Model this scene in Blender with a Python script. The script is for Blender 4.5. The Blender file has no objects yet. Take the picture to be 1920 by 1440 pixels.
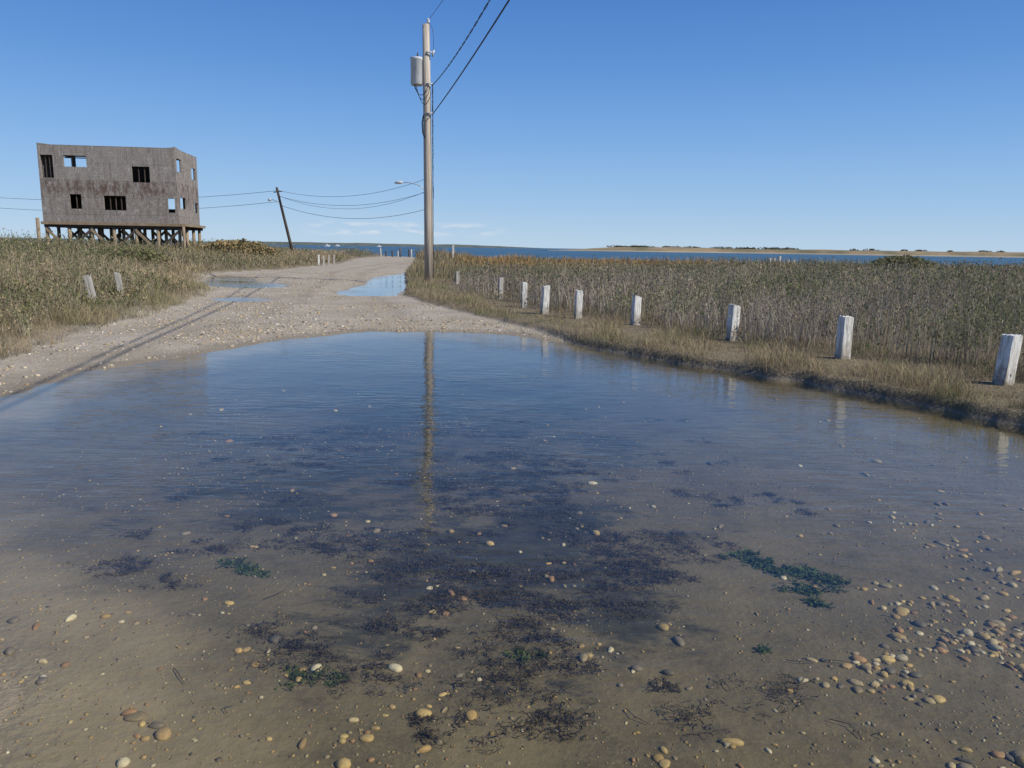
import bpy, bmesh, math, random
import numpy as np
from mathutils import Vector, Matrix
random.seed(7); rng=np.random.default_rng(11)
S=bpy.context.scene
S.view_settings.view_transform='Standard'; S.view_settings.look='None'; S.view_settings.exposure=0

# ------------------------------------------------------------------ helpers
def link(o,parent=None):
    S.collection.objects.link(o)
    if parent is not None: o.parent=parent
    return o
def empty(name,loc=(0,0,0)):
    e=bpy.data.objects.new(name,None); e.location=loc; e.empty_display_size=0.2
    return link(e)
def mesh_np(name,verts,faces,mat,col=None,smooth=False,parent=None,extra=None):
    verts=np.asarray(verts,dtype=np.float32); faces=np.asarray(faces,dtype=np.int32)
    me=bpy.data.meshes.new(name)
    n,k=faces.shape
    me.vertices.add(len(verts)); me.vertices.foreach_set('co',verts.ravel())
    me.loops.add(n*k); me.loops.foreach_set('vertex_index',faces.ravel())
    me.polygons.add(n); me.polygons.foreach_set('loop_start',np.arange(0,n*k,k,dtype=np.int32))
    try: me.polygons.foreach_set('loop_total',np.full(n,k,dtype=np.int32))
    except Exception: pass
    if smooth: me.polygons.foreach_set('use_smooth',np.ones(n,dtype=bool))
    me.update(calc_edges=True)
    for nm,c in ([('Col',col)] if col is not None else [])+(extra or []):
        a=me.color_attributes.new(nm,'FLOAT_COLOR','POINT')
        c4=np.ones((len(verts),4),dtype=np.float32); c4[:,:3]=c
        a.data.foreach_set('color',c4.ravel())
    me.materials.append(mat)
    return link(bpy.data.objects.new(name,me),parent)

def _h(ix,iy,s):
    v=np.sin(ix*127.1+iy*311.7+s*74.7)*43758.5453
    return v-np.floor(v)
def vnoise(x,y,s=0):
    x=np.asarray(x,float);y=np.asarray(y,float)
    ix=np.floor(x);iy=np.floor(y);fx=x-ix;fy=y-iy
    fx=fx*fx*(3-2*fx);fy=fy*fy*(3-2*fy)
    a=_h(ix,iy,s);b=_h(ix+1,iy,s);c=_h(ix,iy+1,s);d=_h(ix+1,iy+1,s)
    return (a*(1-fx)+b*fx)*(1-fy)+(c*(1-fx)+d*fx)*fy
def fbm(x,y,s=0,o=4):
    r=0;a=.5;t=0
    for i in range(o):
        r=r+a*vnoise(x*2**i,y*2**i,s+i*3.1);t+=a;a*=.5
    return r/t
def sstep(a,b,x):
    t=np.clip((x-a)/(b-a),0,1);return t*t*(3-2*t)
def sdist(poly,x,y):
    """signed distance, positive inside"""
    P=np.array(poly,float);x=np.asarray(x,float);y=np.asarray(y,float)
    d=np.full(x.shape,1e18);ins=np.zeros(x.shape,bool)
    n=len(P)
    for i in range(n):
        ax,ay=P[i];bx,by=P[(i+1)%n]
        ex,ey=bx-ax,by-ay
        t=np.clip(((x-ax)*ex+(y-ay)*ey)/(ex*ex+ey*ey),0,1)
        d=np.minimum(d,(x-ax-ex*t)**2+(y-ay-ey*t)**2)
        if ay!=by:
            c=((ay>y)!=(by>y))&(x<(bx-ax)*(y-ay)/(by-ay)+ax)
            ins^=c
    d=np.sqrt(d);return np.where(ins,d,-d)

# ------------------------------------------------------------------ plan of the place (metres, viewer stands at 0,0)
PUD=[(-1.65,14.69),(-2.63,14.45),(-3.43,13.63),(-4.04,12.55),(-4.51,11.5),(-4.87,10.51),(-5.15,9.63),(-5.2,8.5),(-5.2,7.6),(-5.0,6),
 (-4.2,4.5),(-3,3.5),(-2.2,2.93),(-1.8,2.52),(-1.45,2.0),(-1.0,1.2),(0.3,0.6),(3,0.4),(6.5,1),(6.3,6),(5.6,7.6),(5,9),(4,10.5),(2.6,12),(1.2,13.0),(0.37,13.72),(-0.62,14.45)]
PUA=[(-14.84,36.69),(-14.78,39.58),(-12.73,37.53),(-11.08,33.33),(-9.03,31.2),(-8.6,28.9),(-9.6,28.0),(-11.11,28.8),(-12.84,31.2)]
PUB=[(-8.9,22.3),(-8.46,23.42),(-7.7,23.2),(-7.0,22.51),(-7.1,21.59),(-8.25,21.5)]
PUC=[(-6.3,48.6),(-7.18,39.72),(-6.14,31.54),(-6.1,26.3),(-5.2,24.6),(-3.9,24.98),(-4.0,30),(-5.0,36)]
RL=[(6.6,-8),(6.0,3),(5.4,5.3),(4.85,7.0),(4.5,7.6),(4.25,8.15),(3.95,8.75),(3.58,9.4),(3.08,9.95),(2.55,10.6),(1.95,11.4),(1.3,12.5),(0.8,13.9),(0.1,15.5),(-.74,17.2),(-2.33,20.8),(-3.6,25),(-3.9,28),(-5.0,36),(-6.2,44),(-8.2,61.6),(-9.5,75),(-14,110),(-14,160),(400,160),(400,-8)]
LL=[(-500,-8),(-7.5,-8),(-6.7,3),(-6.5,7),(-6.75,10.06),(-7.18,12.37),(-7.5,14.14),(-7.94,17.3),(-9.72,25),(-12.9,31.2),(-15.6,40),(-14.1,47.3),(-14.4,67),(-18,90),(-19,115),(-19,160),(-500,160)]
POSTS=[(5.66,8.75,.71,.165,.35,(.05,.02),0),(4.64,10.72,.73,.16,.25,(0,0),0),(3.65,12.8,.72,.155,.4,(.01,.03),0),(2.41,15.1,.71,.15,.3,(.01,0),0),
   (1.40,16.6,.72,.145,.2,(0,.02),0),(.70,17.3,.77,.15,.35,(.04,0),0),(.27,19.0,.77,.13,.2,(0,.02),0),(-.37,22.2,.75,.13,.4,(0,0),1),(-2.2,30.5,.66,.14,.3,(0,0),1),
   (-9.7,17.8,.84,.15,.2,(-.16,.02),1),(-10.05,19.8,.82,.13,.3,(-.1,.04),1),
   (-14.3,57,.88,.15,.3,(0,0),0),(-14.0,57.3,.82,.14,.3,(0,0),1),(-14.5,61,.83,.14,.3,(0,0),1),(-14.55,63,.83,.14,.3,(0,0),1),
   (-6.8,87,1.8,.22,.2,(0,0),0)]
def coast(x):
    return np.interp(x,[-300,-60,-20,-8,0,20,60,300],[135,128,122,105,90,86,78,72])
def edge(x,y,s,a=.35,f=.8): return a*(fbm(x*f,y*f,s,3)-.5)*2
def height(x,y):
    x=np.asarray(x,float);y=np.asarray(y,float)
    hr=0.066+0.028*(fbm(x*.5,y*.5,5,3)-.5)*2+0.016*(fbm(x*2.6,y*2.6,6,4)-.5)
    rut=np.exp(-((x-np.interp(y,[8,15,21,30,45,60],[-5.75,-5.6,-5.9,-7.6,-10.5,-11.2]))/.22)**2)+np.exp(-((x-np.interp(y,[8,15,21,30,45,60],[-1.2,-1.9,-3.5,-6,-8.8,-9.7]))/.25)**2)
    hr=hr-.014*rut*(y>15)
    e=edge(x,y,1,.26,1.1)+edge(x,y,14,.06,4)
    sp=sdist(PUD,x,y)+e
    lim=-0.095+0.03*(fbm(x*.9,y*.9,12,3)-.5)+.055*np.exp(-(((x-2.3)/1.1)**2+((y-2.2)/1.0)**2))+.045*np.exp(-(((x+1.9)/1.0)**2+((y-2.9)/.9)**2))
    h=np.minimum(hr,np.maximum(-0.06*sp+0.006*(fbm(x*3,y*3,7,3)-.5),lim))
    for P in (PUA,PUB,PUC):
        s=sdist(P,x,y)+e*.8
        h=np.minimum(h,np.maximum(-0.07*s,-0.07))
    sr=sdist(RL,x,y)+edge(x,y,2,.12,2.2)
    hb=0.13+0.06*(fbm(x*.8,y*.8,8,3)-.5)+0.03*sstep(1,4,sr)
    h=h+(hb-h)*sstep(-0.04,0.16,sr)
    sl=sdist(LL,x,y)+edge(x,y,3,.35,1.2)
    hl=0.1+0.10*sstep(0,1.2,sl)+0.50*sstep(1,13,sl)*sstep(130,60,y)+0.12*(fbm(x*.4,y*.4,9,3)-.5)
    h=h+(hl-h)*sstep(-0.3,0.5,sl)
    c=coast(x)+8*(fbm(x*.05,y*.02,4,2)-.5)-y
    h=np.where(c<3,h+( -1.6-h)*sstep(3,-9,c),h)
    return h,sp,sr,sl

# ------------------------------------------------------------------ material helper
def newmat(name):
    m=bpy.data.materials.new(name);m.use_nodes=True
    nt=m.node_tree;nt.nodes.clear()
    out=nt.nodes.new('ShaderNodeOutputMaterial')
    return m,nt,out
class NT:
    def __init__(s,nt): s.nt=nt
    def set(s,nd,key,v):
        if isinstance(v,bpy.types.NodeSocket): s.nt.links.new(v,nd.inputs[key])
        else: nd.inputs[key].default_value=v
    def noise(s,scale,detail=4,rough=.55,vec=None,dist=0):
        nd=s.nt.nodes.new('ShaderNodeTexNoise');nd.inputs['Scale'].default_value=scale
        nd.inputs['Detail'].default_value=detail;nd.inputs['Roughness'].default_value=rough;nd.inputs['Distortion'].default_value=dist
        if vec is not None: s.nt.links.new(vec,nd.inputs['Vector'])
        return nd.outputs[0]
    def mr(s,v,a,b,c=0.,d=1.,smooth=False):
        nd=s.nt.nodes.new('ShaderNodeMapRange')
        if smooth: nd.interpolation_type='SMOOTHSTEP'
        s.set(nd,'Value',v)
        for k,q in zip(('From Min','From Max','To Min','To Max'),(a,b,c,d)): s.set(nd,k,q)
        return nd.outputs[0]
    def math(s,op,a,b=0.,clamp=False):
        nd=s.nt.nodes.new('ShaderNodeMath');nd.operation=op;nd.use_clamp=clamp
        s.set(nd,0,a);s.set(nd,1,b);return nd.outputs[0]
    def mix(s,f,a,b,mode='MIX'):
        nd=s.nt.nodes.new('ShaderNodeMix');nd.data_type='RGBA';nd.blend_type=mode
        s.set(nd,0,f)
        for k,v in ((6,a),(7,b)):
            if isinstance(v,tuple): nd.inputs[k].default_value=(*v[:3],1)
            else: s.nt.links.new(v,nd.inputs[k])
        return nd.outputs[2]
    def pos(s):
        return s.nt.nodes.new('ShaderNodeNewGeometry').outputs['Position']
    def obj(s):
        return s.nt.nodes.new('ShaderNodeTexCoord').outputs['Object']
    def mapping(s,vec,scale=(1,1,1),rot=(0,0,0)):
        nd=s.nt.nodes.new('ShaderNodeMapping');s.nt.links.new(vec,nd.inputs[0])
        nd.inputs['Scale'].default_value=scale;nd.inputs['Rotation'].default_value=rot;return nd.outputs[0]
    def bump(s,h,strength=1,dist=.01,normal=None):
        nd=s.nt.nodes.new('ShaderNodeBump');s.set(nd,'Height',h)
        s.set(nd,'Strength',strength);nd.inputs['Distance'].default_value=dist
        if normal is not None: s.nt.links.new(normal,nd.inputs['Normal'])
        return nd.outputs[0]
    def bsdf(s,out,color,rough=.8,normal=None,spec=.5,metal=0):
        nd=s.nt.nodes.new('ShaderNodeBsdfPrincipled')
        if isinstance(color,tuple): nd.inputs['Base Color'].default_value=(*color[:3],1)
        else: s.nt.links.new(color,nd.inputs['Base Color'])
        s.set(nd,'Roughness',rough);nd.inputs['Specular IOR Level'].default_value=spec;nd.inputs['Metallic'].default_value=metal
        if normal is not None: s.nt.links.new(normal,nd.inputs['Normal'])
        if out is not None: s.nt.links.new(nd.outputs[0],out.inputs[0])
        return nd.outputs[0]
def sep(T,name):
    a=T.nt.nodes.new('ShaderNodeAttribute');a.attribute_name=name
    sx=T.nt.nodes.new('ShaderNodeSeparateColor');T.nt.links.new(a.outputs['Color'],sx.inputs[0]);return sx.outputs

# ---- ground
def mat_ground():
    m,nt,out=newmat('ground_mat');T=NT(nt)
    P=T.pos();sx=nt.nodes.new('ShaderNodeSeparateXYZ');nt.links.new(P,sx.inputs[0]);Z=sx.outputs[2]
    mk=sep(T,'mask')   # R algae  G land  B damp/track
    bed_darken=sep(T,'bed_darken')[0]
    n1=T.noise(.7,5,vec=P);n2=T.noise(9,5,.6,vec=P);n3=T.noise(60,4,.65,vec=P);n4=T.noise(2.3,6,.6,vec=P)
    c=T.mix(T.mr(n1,.35,.65),(.30,.25,.175),(.43,.37,.285))
    c=T.mix(T.mr(n2,.4,.7,0,.5),c,(.22,.185,.135))
    vor=nt.nodes.new('ShaderNodeTexVoronoi');vor.inputs['Scale'].default_value=24;nt.links.new(P,vor.inputs['Vector'])
    c=T.mix(T.mr(n3,.42,.62,0,.5),c,(.53,.46,.36))
    c=T.mix(T.math('MULTIPLY',T.mr(vor.outputs['Distance'],.02,.3,.6,0),T.mr(n2,.4,.6)),c,(.16,.13,.10))
    c=T.mix(T.math('MULTIPLY',mk[2],.8),c,(.16,.127,.083))
    mud=T.mix(T.mr(n4,.35,.68),(.170,.132,.070),(.105,.083,.043))
    mud=T.mix(T.mr(n3,.45,.7,0,.45),mud,(.225,.178,.098))
    mud=T.mix(T.mr(T.noise(5,6,.7,vec=P),.50,.72,0,.6),mud,(.055,.043,.024))
    # bed colour darkened over the deeper far part to strengthen the reflections
    mud=T.mix(T.math('MULTIPLY',bed_darken,T.mr(n1,.3,.7,.55,.85)),mud,(.040,.034,.024))
    shal=T.mr(Z,-.055,-.018,0,.75,True)
    mud=T.mix(T.math('MULTIPLY',shal,T.mr(n4,.7,.35,.5,1)),mud,(.33,.26,.16))
    wet=T.mr(Z,.022,-.02,0,1,True)
    c=T.mix(wet,c,mud)
    # algae film: broad soft beds broken by finer gaps
    bed=T.noise(1.5,3,.5,vec=T.mapping(P,(.8,1.15,1)),dist=.4);fin=T.noise(7,7,.72,vec=T.mapping(P,(.8,1.4,1)),dist=.3)
    an=T.math('ADD',T.math('MULTIPLY',bed,.52),T.math('MULTIPLY',fin,.48))
    thr=T.math('SUBTRACT',.76,T.math('MULTIPLY',mk[0],.31))
    am=T.mr(T.math('SUBTRACT',an,thr),-.04,.07,0,.86,True)
    c=T.mix(am,c,T.mix(T.mr(n2,.4,.6),(.028,.024,.014),(.046,.042,.020)))
    lit=T.mix(T.mr(T.noise(40,3,.7,vec=P),.4,.6),(.12,.095,.06),(.27,.215,.13))
    lit=T.mix(T.mr(Z,.125,.03,0,1,True),lit,(.030,.022,.015))
    c=T.mix(mk[1],c,lit)
    hgt=T.math('ADD',T.math('MULTIPLY',n3,.6),T.math('ADD',T.math('MULTIPLY',n2,1.0),T.math('MULTIPLY',vor.outputs['Distance'],.5)))
    nb=T.bump(hgt,T.mr(wet,0,1,1,.28),.022)
    ro=T.mr(Z,.035,.0,.9,.6)
    T.bsdf(out,c,ro,nb,.25)
    return m
GX=np.concatenate([-np.geomspace(500,46,26),np.arange(-45,-20,.5),np.arange(-20,-7,.15),np.arange(-7,6.6,.06),np.arange(6.6,20,.25),np.arange(20,60,1.0),np.geomspace(60,500,22)])
GY=np.concatenate([np.arange(-8,1,.3),np.arange(1,9,.05),np.arange(9,16,.08),np.arange(16,32,.15),np.arange(32,60,.3),np.arange(60,130,.9),np.geomspace(130,600,14)])
XX,YY=np.meshgrid(GX,GY);nx,ny=len(GX),len(GY)
HH,SP,SR,SL=height(XX,YY)
alg=np.exp(-(((XX+.55)/2.7)**2+((YY-7.8)/3.9)**2)**1.5)*1.0+.85*np.exp(-(((XX-0.0)/1.15)**2+((YY-3.6)/1.3)**2)**1.5)
alg+=.5*np.exp(-(((XX+2.2)/1.2)**2+((YY-4.8)/.9)**2))
alg=np.clip(alg,0,1)*sstep(.1,.8,SP)
bed_darken_m=np.exp(-(((XX+.6)/3.6)**2+((YY-9.3)/4.9)**2)**1.6)*sstep(.15,1.2,SP)  # where the bed colour is darkened so reflections stand out
land=np.maximum(sstep(-.05,.12,SR),sstep(-.1,.7,SL+.5*(fbm(XX*2,YY*2,22,3)-.5)))
damp=sstep(-.7,-.02,SP+.5*(fbm(XX*1.5,YY*1.5,33,3)-.5))*(SP<.5)
trk=np.exp(-((XX-np.interp(YY,[8,15,21,30,45,60],[-5.75,-5.6,-5.9,-7.6,-10.5,-11.2]))/.28)**2)*.35+np.exp(-((XX-np.interp(YY,[8,15,21,30,45,60],[-1.2,-1.9,-3.5,-6,-8.8,-9.7]))/.3)**2)*.35
damp=np.clip(np.maximum(damp*.8,trk*fbm(XX*1.3,YY*.8,31,3)*1.9),0,1)
idx=np.arange(nx*ny).reshape(ny,nx)
F=np.stack([idx[:-1,:-1],idx[:-1,1:],idx[1:,1:],idx[1:,:-1]],-1).reshape(-1,4)
V=np.stack([XX,YY,HH],-1).reshape(-1,3)
mask=np.stack([alg,land,damp],-1).reshape(-1,3)
ground=mesh_np('ground',V,F,mat_ground(),None,True,extra=[('mask',mask),('bed_darken',np.repeat(bed_darken_m.reshape(-1,1),3,1))])

# ---- water
def mat_water():
    m,nt,out=newmat('puddle_water');T=NT(nt)
    geo=nt.nodes.new('ShaderNodeNewGeometry');P=geo.outputs['Position']
    a=T.noise(1.0,2,.5,vec=T.mapping(P,(3.0,9.0,1),(0,0,.15)))
    b=T.noise(1.0,2,.5,vec=T.mapping(P,(9,26,1),(0,0,-.25)))
    big=T.mr(T.noise(.5,3,vec=P),.38,.62,.3,1.4)
    h=T.math('MULTIPLY',T.math('ADD',a,T.math('MULTIPLY',b,.42)),big)
    nb=T.bump(h,1,.0048)
    # water above / air above : same interface seen from either side
    ior=T.mr(geo.outputs['Backfacing'],0,1,1.36,1/1.36)
    fr=nt.nodes.new('ShaderNodeFresnel');nt.links.new(ior,fr.inputs['IOR']);nt.links.new(nb,fr.inputs['Normal'])
    tr=nt.nodes.new('ShaderNodeBsdfTransparent');tr.inputs[0].default_value=(.95,.95,.87,1)
    gl=nt.nodes.new('ShaderNodeBsdfGlossy');gl.inputs['Roughness'].default_value=0.005;nt.links.new(nb,gl.inputs['Normal'])
    gl.inputs[0].default_value=(1,1,1,1)
    mx=nt.nodes.new('ShaderNodeMixShader');nt.links.new(fr.outputs[0],mx.inputs[0]);nt.links.new(tr.outputs[0],mx.inputs[1]);nt.links.new(gl.outputs[0],mx.inputs[2])
    nt.links.new(mx.outputs[0],out.inputs[0]);return m
mw=mat_water()
for (x0,x1,y0,y1) in [(-6.4,6.3,.2,15.6),(-15.6,-7.9,27.3,40.6),(-9.6,-6.6,20.9,23.9),(-7.9,-3.7,24,49.4)]:
    mesh_np('puddle_water',[(x0,y0,0),(x1,y0,0),(x1,y1,0),(x0,y1,0)],[(0,1,2,3)],mw)

def mat_sea():
    m,nt,out=newmat('sea_mat');T=NT(nt);P=T.pos()
    n=T.noise(1,4,.6,vec=T.mapping(P,(.25,.6,1)));n2=T.noise(1,3,.6,vec=T.mapping(P,(.004,.02,1)))
    c=T.mix(T.mr(n2,.35,.65),(.030,.080,.115),(.05,.11,.145))
    T.bsdf(out,c,.35,T.bump(n,1,.9),.3);return m
mesh_np('sea_water',[(-30000,60,-.3),(30000,60,-.3),(30000,40000,-.3),(-30000,40000,-.3)],[(0,1,2,3)],mat_sea())

# ------------------------------------------------------------------ simple materials
def mat_simple(name,col,rough=.7,col2=None,scale=8,bump=0,stretch=(1,1,1),metal=0,spec=.4):
    m,nt,out=newmat(name);T=NT(nt);P=T.mapping(T.obj(),stretch)
    n=T.noise(scale,5,.6,vec=P)
    c=T.mix(T.mr(n,.35,.65),col,col2 or tuple(v*.7 for v in col))
    T.bsdf(out,c,rough,T.bump(n,1,bump) if bump else None,spec,metal);return m
def mat_wood(name,c1,c2,c3,grain=40,along=1.2):
    m,nt,out=newmat(name);T=NT(nt);O=T.obj()
    g=T.noise(1,6,.65,vec=T.mapping(O,(grain,grain,along)));b=T.noise(1.1,4,.6,vec=O)
    c=T.mix(T.mr(g,.35,.65),c1,c2);c=T.mix(T.mr(b,.5,.7,0,.7),c,c3)
    T.bsdf(out,c,.85,T.bump(g,1,.01),.2);return m
M_pole=mat_wood('weathered_pole_wood',(.58,.51,.42),(.26,.21,.165),(.44,.385,.32),24,.6)
M_dark=mat_wood('dark_wood',(.085,.068,.055),(.045,.035,.03),(.12,.10,.085))
M_pile=mat_wood('pile_wood',(.30,.23,.15),(.16,.12,.08),(.38,.31,.23))
M_cable=mat_simple('cable',(.02,.02,.022),.6)
M_galv=mat_simple('galvanized_metal',(.42,.44,.46),.45,(.34,.35,.37),6,metal=.3)
M_trans=mat_simple('painted_steel',(.52,.54,.55),.5,(.42,.42,.41),5)
def mat_white():
    m,nt,out=newmat('peeling_white_paint');T=NT(nt);O=T.obj()
    oi=nt.nodes.new('ShaderNodeObjectInfo')
    va=nt.nodes.new('ShaderNodeVectorMath');va.operation='ADD';nt.links.new(O,va.inputs[0]);nt.links.new(oi.outputs['Location'],va.inputs[1])
    g=T.noise(1,6,.7,vec=T.mapping(va.outputs[0],(26,26,2.5)));b=T.noise(6,6,.75,vec=va.outputs[0])
    sx=nt.nodes.new('ShaderNodeSeparateXYZ');nt.links.new(O,sx.inputs[0])
    low=T.mr(sx.outputs[2],.02,.26,.16,0);rnd=T.math('MULTIPLY',oi.outputs['Random'],.06)
    c=T.mix(T.mr(b,.35,.65),(.72,.71,.67),(.52,.505,.46))
    c=T.mix(T.mr(T.math('ADD',T.math('ADD',g,low),rnd),.52,.62,0,.8),c,(.32,.29,.24))
    c=T.mix(T.mr(T.math('ADD',b,low),.60,.72,0,.8),c,(.17,.145,.105))
    T.bsdf(out,c,.85,T.bump(g,1,.008),.2);return m
M_white=mat_white()
M_greypost=mat_wood('grey_wood',(.46,.44,.40),(.27,.25,.22),(.54,.52,.48))

# ------------------------------------------------------------------ tube / box builders
def tube(name,pts,rads,mat,seg=10,parent=None,smooth=True):
    pts=[Vector(p) for p in pts]
    if isinstance(rads,(int,float)): rads=[rads]*len(pts)
    vs=[];fs=[]
    ref=Vector((0,0,1))
    for i,p in enumerate(pts):
        t=(pts[min(i+1,len(pts)-1)]-pts[max(i-1,0)]).normalized()
        r=ref if abs(t.dot(ref))<.95 else Vector((1,0,0))
        a=t.cross(r).normalized();b=t.cross(a).normalized()
        for k in range(seg):
            an=2*math.pi*k/seg
            vs.append(p+(a*math.cos(an)+b*math.sin(an))*rads[i])
    for i in range(len(pts)-1):
        for k in range(seg):
            k2=(k+1)%seg
            fs.append((i*seg+k,i*seg+k2,(i+1)*seg+k2,(i+1)*seg+k))
    me=bpy.data.meshes.new(name);me.from_pydata(vs,[],fs+[tuple(range(seg))[::-1],tuple(range((len(pts)-1)*seg,len(pts)*seg))])
    for p in me.polygons: p.use_smooth=smooth and len(p.vertices)==4
    me.materials.append(mat)
    return link(bpy.data.objects.new(name,me),parent)
def box(name,c,size,mat,rot=None,parent=None,bev=0.0):
    bm=bmesh.new();bmesh.ops.create_cube(bm,size=1)
    bmesh.ops.scale(bm,vec=size,verts=bm.verts)
    if bev: bmesh.ops.bevel(bm,geom=bm.edges[:],offset=bev,segments=2,affect='EDGES')
    if rot is not None: bmesh.ops.transform(bm,matrix=rot.to_4x4() if hasattr(rot,'to_4x4') else rot,verts=bm.verts)
    bmesh.ops.translate(bm,vec=c,verts=bm.verts)
    me=bpy.data.meshes.new(name);bm.to_mesh(me);bm.free();me.materials.append(mat)
    return link(bpy.data.objects.new(name,me),parent)
def beam(name,a,b,w,h,mat,parent=None):
    a=Vector(a);b=Vector(b);d=b-a
    q=d.to_track_quat('X','Z')
    return box(name,(a+b)/2,(d.length,w,h),mat,q.to_matrix(),parent)

# ------------------------------------------------------------------ roadside posts
def gh(x,y): return float(height(np.array([x]),np.array([y]))[0][0])
def post(x,y,top,w,rotz,lean,kind,name='wooden_bollard_post'):
    z0=gh(x,y);hgt=top-z0+.25
    bm=bmesh.new();bmesh.ops.create_cube(bm,size=1)
    bmesh.ops.scale(bm,vec=(w,w*.95,hgt),verts=bm.verts)
    bmesh.ops.translate(bm,vec=(0,0,hgt/2-.25),verts=bm.verts)
    bmesh.ops.subdivide_edges(bm,edges=bm.edges[:],cuts=5,use_grid_fill=True)
    sl=random.uniform(-.08,.10)
    for v in bm.verts:
        k=1-.06*(v.co.z/hgt)
        v.co.x*=k;v.co.y*=k
        if abs(v.co.x)>w*.45 and abs(v.co.y)>w*.43: v.co.x*=.95;v.co.y*=.95
        v.co+=Vector((random.uniform(-1,1),random.uniform(-1,1),random.uniform(-1,1)))*.0035
        if v.co.z>hgt-.26: v.co.z+=-sl*v.co.x/w*.6+random.uniform(-.012,.004)
    me=bpy.data.meshes.new(name);bm.to_mesh(me);bm.free();me.materials.append(M_greypost if kind else M_white)
    o=bpy.data.objects.new(name,me);o.location=(x,y,z0);o.rotation_euler=(lean[1]+random.uniform(-.02,.02),lean[0]+random.uniform(-.02,.02),rotz)
    return link(o)
for q in POSTS: post(*q)

# ------------------------------------------------------------------ utility poles & wires
def arc(a,b,s,n=26):
    a=Vector(a);b=Vector(b)
    return [a.lerp(b,i/n)-Vector((0,0,4*s*(i/n)*(1-i/n))) for i in range(n+1)]
def wire(name,a,b,s,r,parent,twist=False):
    if not twist: return tube(name,arc(a,b,s),r,M_cable,6,parent)
    P=arc(a,b,s,500)
    for k in range(2):
        pts=[]
        for i,p in enumerate(P):
            an=i*.36+k*math.pi
            pts.append(p+Vector((math.cos(an)*.012,0,math.sin(an)*.012)))
        tube(name+'_strand_%d'%k,pts,r*.7,M_cable,5,parent)
U=empty('utility_pole')
px,py=-3.62,33.0
tube('shaft',[(px+.01,py,-.3),(px,py,3),(px-.03,py,7),(px-.06,py,10.4)],[.185,.175,.16,.145],M_pole,20,U)
tube('top_pin',[(px+.02,py,10.2),(px+.03,py,10.5)],.025,M_galv,8,U)
tube('insulator',[(px+.03,py,10.44),(px+.03,py,10.50),(px+.03,py,10.53),(px+.03,py,10.60),(px+.03,py,10.63)],[.05,.075,.05,.06,.03],M_trans,12,U)
tx=px-.44
tube('transformer',[(tx,py,8.06),(tx,py,8.10),(tx,py,9.02),(tx,py,9.04),(tx,py,9.12),(tx,py,9.15)],[.22,.25,.25,.27,.27,.12],M_trans,24,U)
tube('transformer_bushing',[(tx+.05,py-.1,9.13),(tx+.05,py-.1,9.3)],[.04,.025],M_dark,8,U)
box('transformer_bracket_1',(px-.2,py,8.8),(.16,.08,.06),M_galv,None,U);box('transformer_bracket_2',(px-.2,py,8.3),(.16,.08,.06),M_galv,None,U)
def loop(name,pts,r=.014): tube(name,pts,r,M_cable,6,U)
for k in range(3):
    o=.05*k
    pts=[]
    for i in range(15):
        t=i/14
        pts.append((tx-.1+o+(px+.16-tx)*t,py-.24-o*.5,8.06-(.42+.09*k)*math.sin(math.pi*t)**.8-.35*t*(k*.5)))
    loop('transformer_lead_%d'%k,pts)
random.seed(4)
for k in range(3):
    pts=[]
    zt=8.1;zb=[5.2,3.6,.3][k]
    for i in range(40):
        t=i/39
        pts.append((px+.18+.015*k+random.uniform(0,.035)*(1 if k<2 else .25),py-.06*k,zt+(zb-zt)*t))
    loop('riser_cable_%d'%k,pts,.014 if k<2 else .018)
for z in (6.95,8.1,9.3): 
    tube('cable_clamp',[(px-.05,py-.2,z),(px+.22,py-.16,z)],.03,M_galv,8,U)
tube('cutout',[(px+.2,py-.1,9.15),(px+.27,py-.1,9.4)],[.035,.045],M_trans,8,U)
loop('jumper',[(px+.03,py,10.5),(px+.2,py-.08,10.25),(px+.26,py-.1,9.9),(px+.24,py-.1,9.4)],.008)
loop('jumper_low',[(px-.16,py-.1,6.9),(px-.22,py-.1,6.6),(px-.2,py-.1,6.2),(px-.12,py-.15,6.0)],.03)
wire('primary_wire',(px+.03,py,10.55),(9,-15,10.0),.8,.009,U)
wire('secondary_wire',(px+.18,py,8.07),(5.0,-15,6.7),1.2,.014,U,True)
wire('service_cable',(px+.18,py,6.93),(6.1,-15,7.25),.6,.02,U)

U2=empty('utility_pole')
a=Vector((-21.15,75,.2));b=Vector((-22.6,75,6.9))
tube('shaft',[a,a.lerp(b,.5),b],[.15,.135,.11],M_dark,12,U2)
def lampset(E,base,ex,sc=1.0):
    bx,by,bz=base
    tube('lamp_arm',[(bx,by,bz),(bx+ex*.3,by,bz+.3*sc),(bx+ex*.7,by,bz+.45*sc),(bx+ex,by,bz+.42*sc)],.035,M_galv,8,E)
    tube('lamp_head',[(bx+ex*.92,by,bz+.42*sc),(bx+ex,by,bz+.45*sc),(bx+ex*1.15,by,bz+.44*sc),(bx+ex*1.27,by,bz+.40*sc)],[.05,.13,.14,.04],M_trans,12,E)
lampset(U2,(-22.3,74.9,5.3),-.9)
tube('crossarm',[(-22.9,75,6.45),(-22.1,75,6.55)],.05,M_dark,6,U2)
U3=empty('utility_pole')
X3,Y3=-8.02+.35,68.0
tube('shaft',[(X3,Y3,0),(X3,Y3,7.4)],[.14,.11],M_pole,12,U3)
lampset(U3,(X3,Y3-.05,6.35),-2.1,1.4)
U4=empty('utility_pole')
tube('shaft',[(-68,82,0),(-68,82,7.8)],[.15,.12],M_dark,12,U4)
tube('crossarm',[(-68.5,82,7.0),(-67.5,82,7.0)],.05,M_dark,6,U4)
wire('wire_1',(-22.55,75,6.65),(X3,Y3,7.3),1.0,.016,U2)
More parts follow.
